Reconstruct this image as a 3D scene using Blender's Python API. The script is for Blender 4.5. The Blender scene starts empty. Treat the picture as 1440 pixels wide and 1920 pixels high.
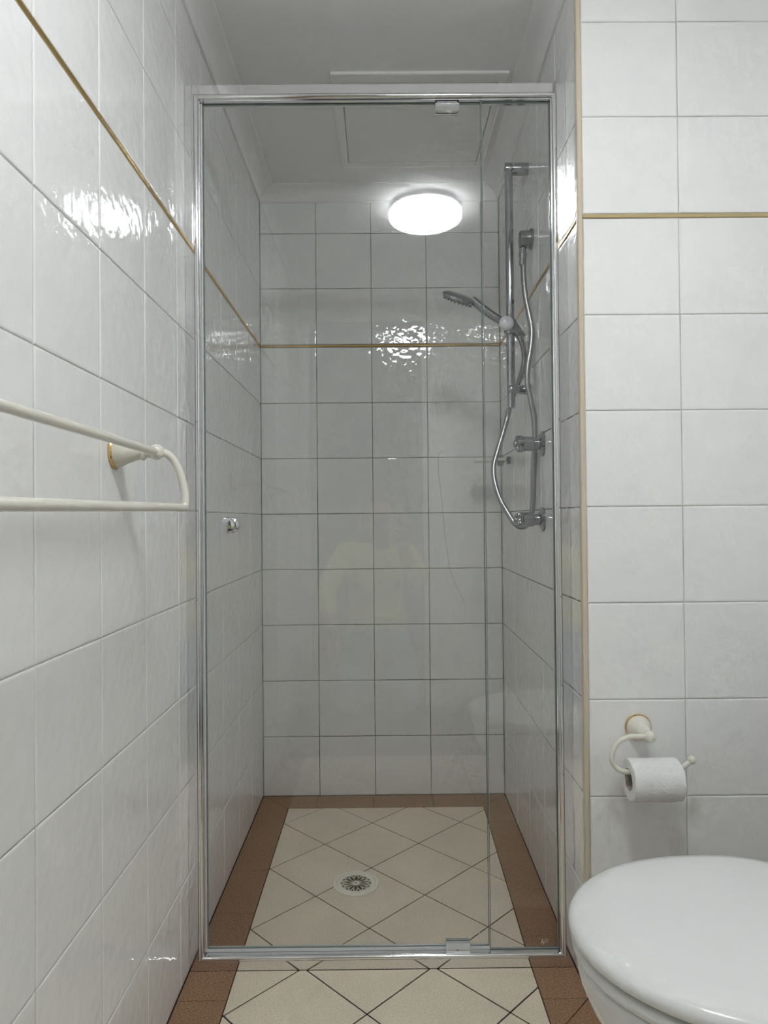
import bpy, bmesh, math, random
from mathutils import Vector, Matrix
random.seed(7)
PI = math.pi
scene = bpy.context.scene
COL = scene.collection

# ------------------------------------------------------------------ camera
F_PX, PITCH, YAW, ROLL, CAM_Z = 1279.07, 0.01109, 0.00431, -0.00908, 0.99639
fwd = Vector((math.sin(YAW)*math.cos(PITCH), math.cos(YAW)*math.cos(PITCH), math.sin(PITCH)))
r0 = Vector((math.cos(YAW), -math.sin(YAW), 0)); u0 = r0.cross(fwd)
RIGHT = math.cos(ROLL)*r0 + math.sin(ROLL)*u0
UP = -math.sin(ROLL)*r0 + math.cos(ROLL)*u0
CAM = Vector((0, 0, CAM_Z))
cd = bpy.data.cameras.new('camera'); cam = bpy.data.objects.new('camera', cd); COL.objects.link(cam)
cam.matrix_world = Matrix(((RIGHT.x, UP.x, -fwd.x, CAM.x), (RIGHT.y, UP.y, -fwd.y, CAM.y), (RIGHT.z, UP.z, -fwd.z, CAM.z), (0, 0, 0, 1)))
cd.sensor_fit = 'VERTICAL'; cd.sensor_height = 36.0; cd.lens = F_PX/1920*36.0
cd.clip_start = 0.02
scene.camera = cam

def ray(px, py): return fwd + (px-720)/F_PX*RIGHT - (py-960)/F_PX*UP
def at(px, py, Y):                      # a photo pixel on the plane y = Y
    d = ray(px, py); return CAM + d*(Y/d.y)
def at_z(px, py, Z):
    d = ray(px, py); return CAM + d*((Z-CAM_Z)/d.z)

# ------------------------------------------------------------------ world, exposure
w = bpy.data.worlds.new('world'); scene.world = w; w.use_nodes = True
w.node_tree.nodes['Background'].inputs[0].default_value = (0.75, 0.8, 0.85, 1)
w.node_tree.nodes['Background'].inputs[1].default_value = 0.22
scene.view_settings.view_transform = 'Standard'
scene.view_settings.look = 'None'
scene.view_settings.gamma = 1.0
scene.view_settings.exposure = 0.0
LAMP_STRENGTH = 44.0
cy = scene.cycles
cy.use_denoising = True
cy.use_adaptive_sampling = True; cy.adaptive_threshold = 0.12; cy.adaptive_min_samples = 12
cy.max_bounces = 8; cy.diffuse_bounces = 5; cy.glossy_bounces = 4; cy.transmission_bounces = 4; cy.transparent_max_bounces = 12
cy.sample_clamp_indirect = 60.0

# ------------------------------------------------------------------ room numbers (metres)
XL, YB, YF = -0.4338, 2.4787, 1.4257        # left wall, shower back wall, wall with the roll holder
def xr(y): return 0.4386 - 0.016*(YB - y)   # right shower wall runs very slightly inwards
T = 0.2015
Z_CEIL, Z_COR = 2.200, 2.155
Z0, ZG, ZU = 0.2131, 1.6306, 1.8406
ROWS = [0.0] + [Z0 + T*k for k in range(7)] + ['gold'] + [ZU, ZU+T] + [Z_COR+0.004]
YFR = 1.523                                  # front of the shower frame
Y_ENTRY = -0.55; XR_ROOM = 0.95

# ------------------------------------------------------------------ materials
MATS = {}
def newmat(name):
    m = bpy.data.materials.new(name); m.use_nodes = True; MATS[name] = m
    nt = m.node_tree; return m, nt, nt.nodes['Principled BSDF']
def principled(name, col, rough=0.5, metal=0.0, spec=0.5, coat=0.0, bump=None, vary=None):
    m, nt, b = newmat(name)
    b.inputs['Base Color'].default_value = (*col, 1); b.inputs['Roughness'].default_value = rough
    b.inputs['Metallic'].default_value = metal; b.inputs['Specular IOR Level'].default_value = spec
    b.inputs['Coat Weight'].default_value = coat
    if bump or vary:
        tc = nt.nodes.new('ShaderNodeTexCoord')
    if bump:
        sc, dist, detail = bump
        n = nt.nodes.new('ShaderNodeTexNoise'); n.inputs['Scale'].default_value = sc; n.inputs['Detail'].default_value = detail
        bp = nt.nodes.new('ShaderNodeBump'); bp.inputs['Strength'].default_value = 1; bp.inputs['Distance'].default_value = dist
        nt.links.new(tc.outputs['Object'], n.inputs['Vector']); nt.links.new(n.outputs['Fac'], bp.inputs['Height']); nt.links.new(bp.outputs['Normal'], b.inputs['Normal'])
    if vary:
        sc, col2, lo, hi = vary
        n = nt.nodes.new('ShaderNodeTexNoise'); n.inputs['Scale'].default_value = sc; n.inputs['Detail'].default_value = 4
        rp = nt.nodes.new('ShaderNodeValToRGB'); rp.color_ramp.elements[0].position = lo; rp.color_ramp.elements[1].position = hi
        rp.color_ramp.elements[0].color = (*col, 1); rp.color_ramp.elements[1].color = (*col2, 1)
        nt.links.new(tc.outputs['Object'], n.inputs['Vector']); nt.links.new(n.outputs['Fac'], rp.inputs[0]); nt.links.new(rp.outputs[0], b.inputs['Base Color'])
    return m

def wall_tile_material(name, col, dist, rough):
    m, nt, b = newmat(name)
    b.inputs['Roughness'].default_value = rough; b.inputs['Specular IOR Level'].default_value = 0.5
    tc = nt.nodes.new('ShaderNodeTexCoord'); oi = nt.nodes.new('ShaderNodeObjectInfo')
    mul = nt.nodes.new('ShaderNodeMath'); mul.operation = 'MULTIPLY'; mul.inputs[1].default_value = 37.0
    add = nt.nodes.new('ShaderNodeVectorMath'); add.operation = 'ADD'
    nt.links.new(oi.outputs['Random'], mul.inputs[0]); nt.links.new(tc.outputs['Object'], add.inputs[0]); nt.links.new(mul.outputs[0], add.inputs[1])
    n = nt.nodes.new('ShaderNodeTexNoise'); n.inputs['Scale'].default_value = 44; n.inputs['Detail'].default_value = 1.0; n.inputs['Roughness'].default_value = 0.35
    nt.links.new(add.outputs[0], n.inputs['Vector'])
    bp = nt.nodes.new('ShaderNodeBump'); bp.inputs['Strength'].default_value = 1; bp.inputs['Distance'].default_value = dist
    nt.links.new(n.outputs['Fac'], bp.inputs['Height']); nt.links.new(bp.outputs['Normal'], b.inputs['Normal'])
    # faint marbled glaze
    n2 = nt.nodes.new('ShaderNodeTexNoise'); n2.inputs['Scale'].default_value = 14; n2.inputs['Detail'].default_value = 3
    nt.links.new(add.outputs[0], n2.inputs['Vector'])
    rp = nt.nodes.new('ShaderNodeValToRGB'); rp.color_ramp.elements[0].position = 0.3; rp.color_ramp.elements[1].position = 0.75
    rp.color_ramp.elements[0].color = (col[0]*0.965, col[1]*0.965, col[2]*0.975, 1); rp.color_ramp.elements[1].color = (*col, 1)
    nt.links.new(n2.outputs['Fac'], rp.inputs[0]); nt.links.new(rp.outputs[0], b.inputs['Base Color'])
    return m

def speckle_material(name, base, dark, light, scale, rough):
    m, nt, b = newmat(name)
    b.inputs['Roughness'].default_value = rough
    tc = nt.nodes.new('ShaderNodeTexCoord')
    n = nt.nodes.new('ShaderNodeTexNoise'); n.inputs['Scale'].default_value = scale; n.inputs['Detail'].default_value = 3; n.inputs['Roughness'].default_value = 0.7
    nt.links.new(tc.outputs['Object'], n.inputs['Vector'])
    rp = nt.nodes.new('ShaderNodeValToRGB'); cr = rp.color_ramp
    cr.elements[0].position = 0.30; cr.elements[0].color = (*dark, 1); cr.elements[1].position = 0.72; cr.elements[1].color = (*light, 1)
    e = cr.elements.new(0.5); e.color = (*base, 1)
    nt.links.new(n.outputs['Fac'], rp.inputs[0])
    n2 = nt.nodes.new('ShaderNodeTexNoise'); n2.inputs['Scale'].default_value = 7; n2.inputs['Detail'].default_value = 3
    nt.links.new(tc.outputs['Object'], n2.inputs['Vector'])
    mr = nt.nodes.new('ShaderNodeMapRange'); mr.inputs['To Min'].default_value = 0.86; mr.inputs['To Max'].default_value = 1.12
    nt.links.new(n2.outputs['Fac'], mr.inputs['Value'])
    mx = nt.nodes.new('ShaderNodeVectorMath'); mx.operation = 'SCALE'
    nt.links.new(rp.outputs[0], mx.inputs[0]); nt.links.new(mr.outputs[0], mx.inputs['Scale']); nt.links.new(mx.outputs[0], b.inputs['Base Color'])
    bp = nt.nodes.new('ShaderNodeBump'); bp.inputs['Distance'].default_value = 0.0004; bp.inputs['Strength'].default_value = 0.6
    nt.links.new(n.outputs['Fac'], bp.inputs['Height']); nt.links.new(bp.outputs['Normal'], b.inputs['Normal'])
    return m

def glass_material(name, tint):
    # thin clear pane: Fresnel mirror on each face, otherwise straight through
    m, nt, b = newmat(name); nt.nodes.remove(b)
    out = nt.nodes['Material Output']
    geo = nt.nodes.new('ShaderNodeNewGeometry'); mr = nt.nodes.new('ShaderNodeMapRange')
    mr.inputs['To Min'].default_value = 1.5; mr.inputs['To Max'].default_value = 1/1.5
    fr = nt.nodes.new('ShaderNodeFresnel'); tr = nt.nodes.new('ShaderNodeBsdfTransparent'); gl = nt.nodes.new('ShaderNodeBsdfGlossy')
    tr.inputs[0].default_value = (*tint, 1); gl.inputs['Roughness'].default_value = 0.0; gl.inputs['Color'].default_value = (1, 1, 1, 1)
    mix = nt.nodes.new('ShaderNodeMixShader')
    nt.links.new(geo.outputs['Backfacing'], mr.inputs['Value']); nt.links.new(mr.outputs[0], fr.inputs['IOR'])
    nt.links.new(fr.outputs[0], mix.inputs[0]); nt.links.new(tr.outputs[0], mix.inputs[1]); nt.links.new(gl.outputs[0], mix.inputs[2])
    nt.links.new(mix.outputs[0], out.inputs['Surface'])
    return m

wall_tile_material('tile', (0.935, 0.937, 0.925), 0.00105, 0.010)
principled('grout', (0.66, 0.66, 0.63), 0.9, vary=(9, (0.42, 0.41, 0.37), 0.5, 0.75))
principled('grout_wet', (0.42, 0.42, 0.39), 0.9, vary=(5, (0.10, 0.095, 0.085), 0.40, 0.62))
principled('grout_floor', (0.035, 0.026, 0.018), 0.9)
principled('brass', (0.78, 0.56, 0.25), 0.22, metal=1.0)
principled('gold_trim', (0.62, 0.50, 0.28), 0.35, metal=0.6)
speckle_material('cream_tile', (0.84, 0.745, 0.585), (0.60, 0.52, 0.40), (0.92, 0.85, 0.72), 330, 0.34)
speckle_material('brown_tile', (0.335, 0.190, 0.105), (0.12, 0.060, 0.030), (0.56, 0.36, 0.22), 300, 0.45)
principled('ceiling_paint', (0.90, 0.90, 0.895), 0.85)
principled('cornice_paint', (0.90, 0.90, 0.895), 0.6)
principled('chrome', (0.72, 0.73, 0.75), 0.06, metal=1.0)
principled('chrome_dark', (0.36, 0.37, 0.40), 0.07, metal=1.0)
principled('chrome_satin', (0.34, 0.35, 0.375), 0.18, metal=1.0)
principled('aluminium', (0.83, 0.83, 0.84), 0.09, metal=1.0)
principled('aluminium_satin', (0.72, 0.73, 0.745), 0.32, metal=0.0)
principled('hose_metal', (0.36, 0.36, 0.37), 0.28, metal=1.0)
principled('grey_plastic', (0.13, 0.14, 0.15), 0.4)
principled('ivory', (0.80, 0.78, 0.69), 0.16, coat=0.3)
principled('ceramic', (0.82, 0.825, 0.82), 0.10)
principled('seat_plastic', (0.83, 0.84, 0.83), 0.14)
principled('trim_plastic', (0.66, 0.58, 0.44), 0.4)
principled('paper', (0.86, 0.86, 0.855), 0.95, bump=(160, 0.0012, 2))
principled('cardboard', (0.42, 0.38, 0.34), 0.9)
principled('drain_plastic', (0.90, 0.87, 0.76), 0.35)
principled('drain_shade', (0.075, 0.045, 0.03), 0.8)  # painted shade of the drain hole
principled('white_paint', (0.80, 0.80, 0.79), 0.35)
principled('plain_wall', (0.90, 0.90, 0.885), 0.5)
principled('hall_paint', (0.50, 0.49, 0.47), 0.8)
principled('hall_floor', (0.30, 0.24, 0.18), 0.7)
principled('glass_edge', (0.27, 0.31, 0.30), 0.25)
principled('etched', (0.82, 0.84, 0.84), 0.6)
principled('hair', (0.16, 0.12, 0.09), 0.5)
principled('skin', (0.56, 0.36, 0.26), 0.5)
principled('shirt', (0.93, 0.88, 0.25), 0.8, bump=(30, 0.004, 3))
principled('trousers', (0.22, 0.38, 0.55), 0.8, bump=(30, 0.003, 3))
principled('shoe', (0.04, 0.04, 0.045), 0.5)
principled('black_plastic', (0.02, 0.02, 0.022), 0.2)
principled('lamp_base', (0.72, 0.73, 0.76), 0.3)
principled('window_white', (0.9, 0.9, 0.9), 0.4)
glass_material('glass', (0.994, 0.998, 0.995))
principled('glass_shelf', (0.56, 0.54, 0.40), 0.12)
m, nt, b = newmat('lamp_glow')
b.inputs['Base Color'].default_value = (0.9, 0.9, 0.9, 1)
b.inputs['Emission Color'].default_value = (0.955, 0.985, 1.0, 1); b.inputs['Emission Strength'].default_value = LAMP_STRENGTH

# ------------------------------------------------------------------ object helpers
def world_loc(o):
    v = Vector((0, 0, 0))
    while o is not None: v += o.location; o = o.parent
    return v
def add_mesh(name, verts, faces, mat, parent=None, smooth=False, slots=None, fmat=None, angle=None):
    me = bpy.data.meshes.new(name)
    off = world_loc(parent) if parent else Vector((0, 0, 0))
    me.from_pydata([tuple(Vector(v)-off) for v in verts], [], faces)
    me.materials.append(MATS[mat])
    for s in (slots or []): me.materials.append(MATS[s])
    if fmat:
        for p, i in zip(me.polygons, fmat): p.material_index = i
    bm = bmesh.new(); bm.from_mesh(me); bmesh.ops.recalc_face_normals(bm, faces=bm.faces); bm.to_mesh(me); bm.free()
    if smooth:
        me.polygons.foreach_set('use_smooth', [True]*len(me.polygons))
        if angle is not None: me.set_sharp_from_angle(angle=math.radians(angle))
    me.update()
    o = bpy.data.objects.new(name, me); COL.objects.link(o)
    if parent: o.parent = parent
    return o
class G:                                   # collects geometry of ONE part
    def __init__(s): s.v = []; s.f = []
    def add(s, v, f):
        k = len(s.v); s.v += [Vector(a) for a in v]; s.f += [tuple(i+k for i in q) for q in f]; return s
    def build(s, name, mat, parent=None, smooth=False, angle=None, **kw): return add_mesh(name, s.v, s.f, mat, parent, smooth, angle=angle, **kw)
def g_box(a, b):
    (x0, y0, z0), (x1, y1, z1) = a, b
    v = [(x0,y0,z0),(x1,y0,z0),(x1,y1,z0),(x0,y1,z0),(x0,y0,z1),(x1,y0,z1),(x1,y1,z1),(x0,y1,z1)]
    return v, [(0,3,2,1),(4,5,6,7),(0,1,5,4),(1,2,6,5),(2,3,7,6),(3,0,4,7)]
def g_bbox(a, b, r):                        # box with chamfered edges
    bm = bmesh.new(); bmesh.ops.create_cube(bm, size=1)
    A, B = Vector(a), Vector(b); c = (A+B)/2; d = B-A
    for v in bm.verts: v.co = Vector((v.co.x*d.x, v.co.y*d.y, v.co.z*d.z)) + c
    bmesh.ops.bevel(bm, geom=list(bm.edges), offset=r, segments=2, affect='EDGES', profile=0.5)
    bm.verts.index_update(); v = [x.co.copy() for x in bm.verts]; f = [tuple(x.index for x in p.verts) for p in bm.faces]; bm.free(); return v, f
def frame_from(d):
    d = Vector(d).normalized(); a = Vector((0, 0, 1)) if abs(d.z) < 0.9 else Vector((1, 0, 0))
    u = d.cross(a).normalized(); return u, d.cross(u).normalized(), d
def g_lathe(prof, origin, axis, n=32, cap=True):   # prof: (distance along axis, radius)
    u, v_, d = frame_from(axis); o = Vector(origin); v = []; f = []
    for t, r in prof:
        for i in range(n):
            a = 2*PI*i/n; v.append(o + d*t + (u*math.cos(a) + v_*math.sin(a))*max(r, 1e-5))
    for j in range(len(prof)-1):
        for i in range(n):
            k = (i+1) % n; f.append((j*n+i, j*n+k, (j+1)*n+k, (j+1)*n+i))
    if cap: f.append(tuple(range(n))[::-1]); f.append(tuple((len(prof)-1)*n+i for i in range(n)))
    return v, f
def smooth_path(pts, sub=8, closed=False):     # Catmull-Rom
    P = [Vector(p) for p in pts]; out = []
    for i in range(len(P)-1):
        a = P[i-1] if i else 2*P[0]-P[1]; b, c = P[i], P[i+1]; d = P[i+2] if i+2 < len(P) else 2*P[-1]-P[-2]
        for s in range(sub):
            t = s/sub; out.append(0.5*((2*b) + (c-a)*t + (2*a-5*b+4*c-d)*t*t + (3*b-a-3*c+d)*t**3))
    out.append(P[-1]); return out
def g_tube(path, r, n=12, cap=True):
    P = [Vector(p) for p in path]; R = r if isinstance(r, (list, tuple)) else [r]*len(P)
    v = []; f = []; u = None
    for i, p in enumerate(P):
        d = (P[min(i+1, len(P)-1)] - P[max(i-1, 0)]).normalized()
        if u is None: u, w_, _ = frame_from(d)
        u = (u - d*u.dot(d)).normalized(); w_ = d.cross(u)
        for k in range(n):
            a = 2*PI*k/n; v.append(p + (u*math.cos(a) + w_*math.sin(a))*R[i])
    for j in range(len(P)-1):
        for i in range(n):
            k = (i+1) % n; f.append((j*n+i, j*n+k, (j+1)*n+k, (j+1)*n+i))
    if cap: f.append(tuple(range(n))[::-1]); f.append(tuple((len(P)-1)*n+i for i in range(n)))
    return v, f
def g_sphere(c, r, n=20, m=12, sc=(1, 1, 1)):
    c = Vector(c); v = [c + Vector((0, 0, -r*sc[2]))]; f = []
    for j in range(1, m):
        t = -PI/2 + PI*j/m
        for i in range(n):
            a = 2*PI*i/n; v.append(c + Vector((r*sc[0]*math.cos(t)*math.cos(a), r*sc[1]*math.cos(t)*math.sin(a), r*sc[2]*math.sin(t))))
    v.append(c + Vector((0, 0, r*sc[2])))
    for i in range(n): f.append((0, 1+(i+1) % n, 1+i))
    for j in range(m-2):
        for i in range(n):
            k = (i+1) % n; f.append((1+j*n+i, 1+j*n+k, 1+(j+1)*n+k, 1+(j+1)*n+i))
    b = 1+(m-2)*n
    for i in range(n): f.append((b+i, b+(i+1) % n, len(v)-1))
    return v, f
def g_rings(rings, cap=True):
    n = len(rings[0]); v = [p for r in rings for p in r]; f = []
    for j in range(len(rings)-1):
        for i in range(n):
            k = (i+1) % n; f.append((j*n+i, j*n+k, (j+1)*n+k, (j+1)*n+i))
    if cap: f.append(tuple(range(n))[::-1]); f.append(tuple((len(rings)-1)*n+i for i in range(n)))
    return v, f
def g_prism(poly, z0, z1):
    n = len(poly); v = [(x, y, z0) for x, y in poly] + [(x, y, z1) for x, y in poly]
    return v, [tuple(range(n))[::-1], tuple(range(n, 2*n))] + [(i, (i+1) % n, n+(i+1) % n, n+i) for i in range(n)]
def thing(name, label, cat, loc=(0, 0, 0), group=None):
    o = bpy.data.objects.new(name, None); COL.objects.link(o); o.location = loc; o.empty_display_size = 0.05
    return tag(o, label, cat, group)
def tag(o, label, cat, group=None, kind=None):
    o['label'] = label; o['category'] = cat
    if group: o['group'] = group
    if kind: o['kind'] = kind
    return o
def struct(o, label, cat): return tag(o, label, cat, kind='structure')

# ------------------------------------------------------------------ wall tiles: real pieces on a grout bed
TH = 0.0022                                # tile proud of the grout bed
_tiles = {}
def tile_mesh(wd, ht, mat):
    key = (round(wd, 4), round(ht, 4), mat)
    if key in _tiles: return _tiles[key]
    rings = []
    for ins, z in ((0, 0.0), (0, TH*0.45), (0.0011, TH*0.85), (0.0034, TH)):
        a, b = wd/2-ins, ht/2-ins; rings.append([(-a,-b,z),(a,-b,z),(a,b,z),(-a,b,z)])
    v = [p for r in rings for p in r]; f = []
    for j in range(3):
        for i in range(4): f.append((j*4+i, j*4+(i+1) % 4, (j+1)*4+(i+1) % 4, (j+1)*4+i))
    f.append((12, 13, 14, 15))
    me = bpy.data.meshes.new('tile'); me.from_pydata(v, [], f); me.materials.append(MATS[mat]); me.update()
    _tiles[key] = me; return me
def lay_tiles(wall, origin, u, n, us, gap=0.0022, zmin=-1.0, mat='tile'):
    """origin: point with u=0,z=0 on the FINISHED tile face; u horizontal axis, n outward normal; us: joint positions."""
    u = Vector(u).normalized(); n = Vector(n).normalized(); zax = Vector((0, 0, 1)); o0 = Vector(origin)
    if u.cross(zax).dot(n) < 0: u2 = -u
    else: u2 = u
    zs = []
    for i in range(len(ROWS)-1):
        a, b = ROWS[i], ROWS[i+1]
        if a == 'gold': a = ZG+0.0048
        if b == 'gold': b = ZG-0.0048
        zs.append((a, b))
    zs = [(a, b) for a, b in zs if b > a]
    for i in range(len(us)-1):
        for a, b in zs:
            if b < zmin: continue
            wd = us[i+1]-us[i]-gap; ht = b-a-gap
            if wd < 0.008: continue
            t = bpy.data.objects.new('tile', tile_mesh(wd, ht, mat)); COL.objects.link(t)
            c = o0 + u*((us[i]+us[i+1])/2) + zax*((a+b)/2) - n*TH
            R = Matrix((u2, zax, n)).transposed().to_4x4()
            tilt = Matrix.Rotation(random.gauss(0, 0.0016), 4, 'X') @ Matrix.Rotation(random.gauss(0, 0.0016), 4, 'Y')
            t.parent = wall; t.matrix_local = Matrix.Translation(c) @ R @ tilt
    # thin gold border moulding
    h0 = ZG-0.0041; h1 = ZG+0.0041; prof = [(0, h0), (0.0020, h0), (0.0034, h0+0.0012), (0.0040, ZG), (0.0034, h1-0.0012), (0.0020, h1), (0, h1)]
    p0 = o0 + u*us[0] - n*TH; p1 = o0 + u*us[-1] - n*TH
    rings = [[p + n*a + zax*z for a, z in prof] for p in (p0, p1)]
    v, f = g_rings(rings); return v, f

# ------------------------------------------------------------------ the setting
# left wall
g = G(); g.add(*g_box((XL-0.06, Y_ENTRY-0.1, -0.05), (XL-TH, YB+0.06, Z_CEIL+0.02)))
wl = struct(g.build('wall_left', 'grout'), 'white rippled tile wall with gold line running beside the towel rail', 'wall')
YL0 = 1.46099
us = [YL0 + T*k for k in range(-6, 5)] + [YB]
v, f = lay_tiles(wl, (XL, 0, 0), (0, 1, 0), (1, 0, 0), us)
add_mesh('gold_strip', v, f, 'brass', wl)
# plain remainder of the left wall behind the viewpoint
g = G(); g.add(*g_box((XL-TH-0.001, Y_ENTRY, 0), (XL, us[0]-0.001, Z_COR+0.004))); g.build('rear_lining', 'plain_wall', wl)
# shower back wall
g = G(); g.add(*g_box((XL-TH, YB+TH, -0.05), (0.53, YB+0.06, Z_CEIL+0.02)))
wb = struct(g.build('wall_back', 'grout_wet'), 'white tiled back wall of the shower with gold line', 'wall')
XB0 = -0.23016
v, f = lay_tiles(wb, (0, YB, 0), (1, 0, 0), (0, -1, 0), [XL] + [XB0 + T*k for k in range(4)] + [xr(YB)])
add_mesh('gold_strip', v, f, 'brass', wb)
# shower right wall (with the outer return up to the corner trim)
ud = Vector((xr(YB)-xr(YF), YB-YF, 0)); wlen = ud.length; ud.normalize(); nr = Vector((-ud.y, ud.x, 0))
P0 = Vector((xr(YF), YF, 0)); v = []
for p in (P0 - nr*TH, P0 + ud*(wlen) - nr*TH, P0 + ud*wlen + Vector((0.09, 0, 0)), P0 + Vector((0.10, 0, 0))): v.append((p.x, p.y))
v[0] = (v[0][0], YF+0.0025); v[3] = (v[3][0], YF+0.07); v.insert(4, (v[0][0]+0.012, YF+0.07)) 
wr = struct(add_mesh('wall_right', *g_prism(v, -0.05, Z_CEIL+0.02), 'grout_wet'), 'white tiled shower wall carrying the shower rail and taps', 'wall')
us = [0.0035] + [y-YF for y in (1.6155, 1.8190, 2.0225, 2.2240, 2.4260)] + [wlen]
v, f = lay_tiles(wr, P0, ud, nr, us)
add_mesh('gold_strip', v, f, 'brass', wr)
# wall with the roll holder
g = G(); g.add(*g_box((xr(YF)+0.003, YF+TH, -0.05), (XR_ROOM+0.06, YF+0.07, Z_CEIL+0.02)))
wt = struct(g.build('wall_front', 'grout'), 'pale tiled wall behind the toilet with flat gold line', 'wall')
v, f = lay_tiles(wt, (0, YF, 0), (1, 0, 0), (0, -1, 0), [0.4298, 0.63232, 0.63232+T, XR_ROOM])
add_mesh('gold_strip', v, f, 'gold_trim', wt)
# corner trim strip
g = G(); x0 = 0.4193; x1 = 0.4290
prof = [(x0, YF+0.012), (x0-0.0004, YF+0.003), (x0+0.0008, YF-0.0008), (x0+0.003, YF-0.0020), (x1-0.002, YF-0.0020), (x1, YF-0.0008), (x1, YF+0.0021), (xr(YF)+0.003, YF+0.0021), (xr(YF)+0.0028, YF+0.012)]
struct(add_mesh('trim_1', *g_prism(prof, 0.0, Z_COR+0.004), 'trim_plastic'), 'beige plastic corner strip between shower return and toilet wall', 'trim')
# unseen room walls
g = G(); g.add(*g_box((XR_ROOM+TH, Y_ENTRY-0.1, -0.05), (XR_ROOM+0.06, YF+TH, Z_CEIL+0.02)))
wsd = struct(g.build('wall_side', 'grout'), 'white tiled wall behind the toilet cistern on the right', 'wall')
v, f = lay_tiles(wsd, (XR_ROOM, 0, 0), (0, 1, 0), (-1, 0, 0), [YF-T*k for k in range(6, 0, -1)] + [YF])
add_mesh('gold_strip', v, f, 'brass', wsd)
g = G(); g.add(*g_box((XR_ROOM, Y_ENTRY, 0), (XR_ROOM+TH+0.001, YF-T*6-0.001, Z_COR+0.004))); g.build('rear_lining', 'plain_wall', wsd)
DX0, DX1, DZ = -0.385, 0.225, 2.05
g = G()
g.add(*g_box((XL, Y_ENTRY-0.1, 0), (DX0, Y_ENTRY, Z_CEIL))); g.add(*g_box((DX1, Y_ENTRY-0.1, 0), (XR_ROOM, Y_ENTRY, Z_CEIL))); g.add(*g_box((DX0, Y_ENTRY-0.1, DZ), (DX1, Y_ENTRY, Z_CEIL)))
struct(g.build('wall_entry', 'plain_wall'), 'pale entry wall around the doorway mirrored faintly in the glass', 'wall')
g = G(); fw = 0.045
for a, b in (((DX0-0.04, Y_ENTRY, 0), (DX0, Y_ENTRY+0.015, DZ)), ((DX1, Y_ENTRY, 0), (DX1+fw, Y_ENTRY+0.015, DZ)), ((DX0-0.04, Y_ENTRY, DZ), (DX1+fw, Y_ENTRY+0.015, DZ+fw))):
    g.add(*g_bbox(a, b, 0.003))
struct(g.build('trim_2', 'white_paint'), 'white door surround mirrored faintly in the shower glass', 'trim')
g = G(); g.add(*g_box((-1.2, -2.2, 0), (1.3, -2.14, 2.4))); g.add(*g_box((-1.26, -2.2, 0), (-1.2, Y_ENTRY-0.1, 2.4))); g.add(*g_box((1.3, -2.2, 0), (1.36, Y_ENTRY-0.1, 2.4)))
struct(g.build('wall_hall', 'hall_paint'), 'dim hallway wall seen through the mirrored doorway', 'wall')
g = G(); g.add(*g_box((-1.26, -2.2, -0.06), (1.36, Y_ENTRY-0.1, 0.0)))
struct(g.build('floor_hall', 'hall_floor'), 'brown hallway floor outside the bathroom door', 'floor')

# ceiling
g = G(); g.add(*g_box((XL-0.06, Y_ENTRY-0.1, Z_CEIL), (XR_ROOM+0.06, YB+0.06, Z_CEIL+0.05)))
struct(g.build('ceiling', 'ceiling_paint'), 'plain grey-white painted ceiling', 'ceiling')
# cornices: cove profile (out from wall, z)
cove = [(0, Z_COR), (0.006, Z_COR), (0.008, Z_COR+0.004)]
for k in range(7):
    a = PI/2*k/6; cove.append((0.008+0.044*(1-math.cos(a)), Z_COR+0.004+0.034*math.sin(a)))
cove += [(0.058, Z_CEIL-0.005), (0.058, Z_CEIL), (0, Z_CEIL)]
def cornice(p0, p1, n, m0, m1, name, label):
    p0, p1, n = Vector(p0), Vector(p1), Vector(n); d = (p1-p0).normalized()
    rings = [[p0 + n*s + d*(s*m0) + Vector((0, 0, z)) for s, z in cove], [p1 + n*s + d*(s*m1) + Vector((0, 0, z)) for s, z in cove]]
    struct(add_mesh(name, *g_rings(rings), 'cornice_paint', smooth=True, angle=25), label, 'cornice')
cornice((XL, Y_ENTRY, 0), (XL, YB, 0), (1, 0, 0), 0, -1, 'trim_3', 'long coved cornice above the left tiled wall')
cornice((XL, YB, 0), (xr(YB), YB, 0), (0, -1, 0), 1, -1, 'trim_4', 'short coved cornice above the shower back wall')
cornice((xr(YB), YB, 0), (xr(YF), YF, 0), nr, 1, 1, 'trim_5', 'coved cornice above the shower rail wall')
cornice((xr(YF), YF, 0), (XR_ROOM, YF, 0), (0, -1, 0), -1, -1, 'trim_6', 'coved cornice above the toilet wall')

# ------------------------------------------------------------------ floor
g = G(); g.add(*g_box((XL-0.02, Y_ENTRY-0.1, -0.05), (XR_ROOM+0.02, YB+0.02, -0.0016)))
fl = struct(g.build('floor', 'grout_floor'), 'cream diamond tile floor with brown tile border', 'floor')
def clip(poly, a, b):                      # keep left of a->b
    out = []; n = len(poly)
    side = lambda p: (b[0]-a[0])*(p[1]-a[1]) - (b[1]-a[1])*(p[0]-a[0])
    for i in range(n):
        p, q = poly[i], poly[(i+1) % n]; sp, sq = side(p), side(q)
        if sp >= 0: out.append(p)
        if sp*sq < 0:
            t = sp/(sp-sq); out.append((p[0]+(q[0]-p[0])*t, p[1]+(q[1]-p[1])*t))
    return out
def clip_poly(poly, region):
    for i in range(len(region)):
        poly = clip(poly, region[i], region[(i+1) % len(region)])
        if len(poly) < 3: return []
    return poly
def area(p): return 0.5*sum(p[i][0]*p[(i+1) % len(p)][1]-p[(i+1) % len(p)][0]*p[i][1] for i in range(len(p)))
def inset(poly, d):
    out = poly[:]
    n = len(poly); lines = []
    for i in range(n):
        a, b = Vector(poly[i]), Vector(poly[(i+1) % n]); e = (b-a)
        if e.length < 1e-6: continue
        nn = Vector((-e.y, e.x)).normalized()*d; lines.append((a+nn, b+nn))
    for a, b in lines: out = clip(out, a, b)
    return out
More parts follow.
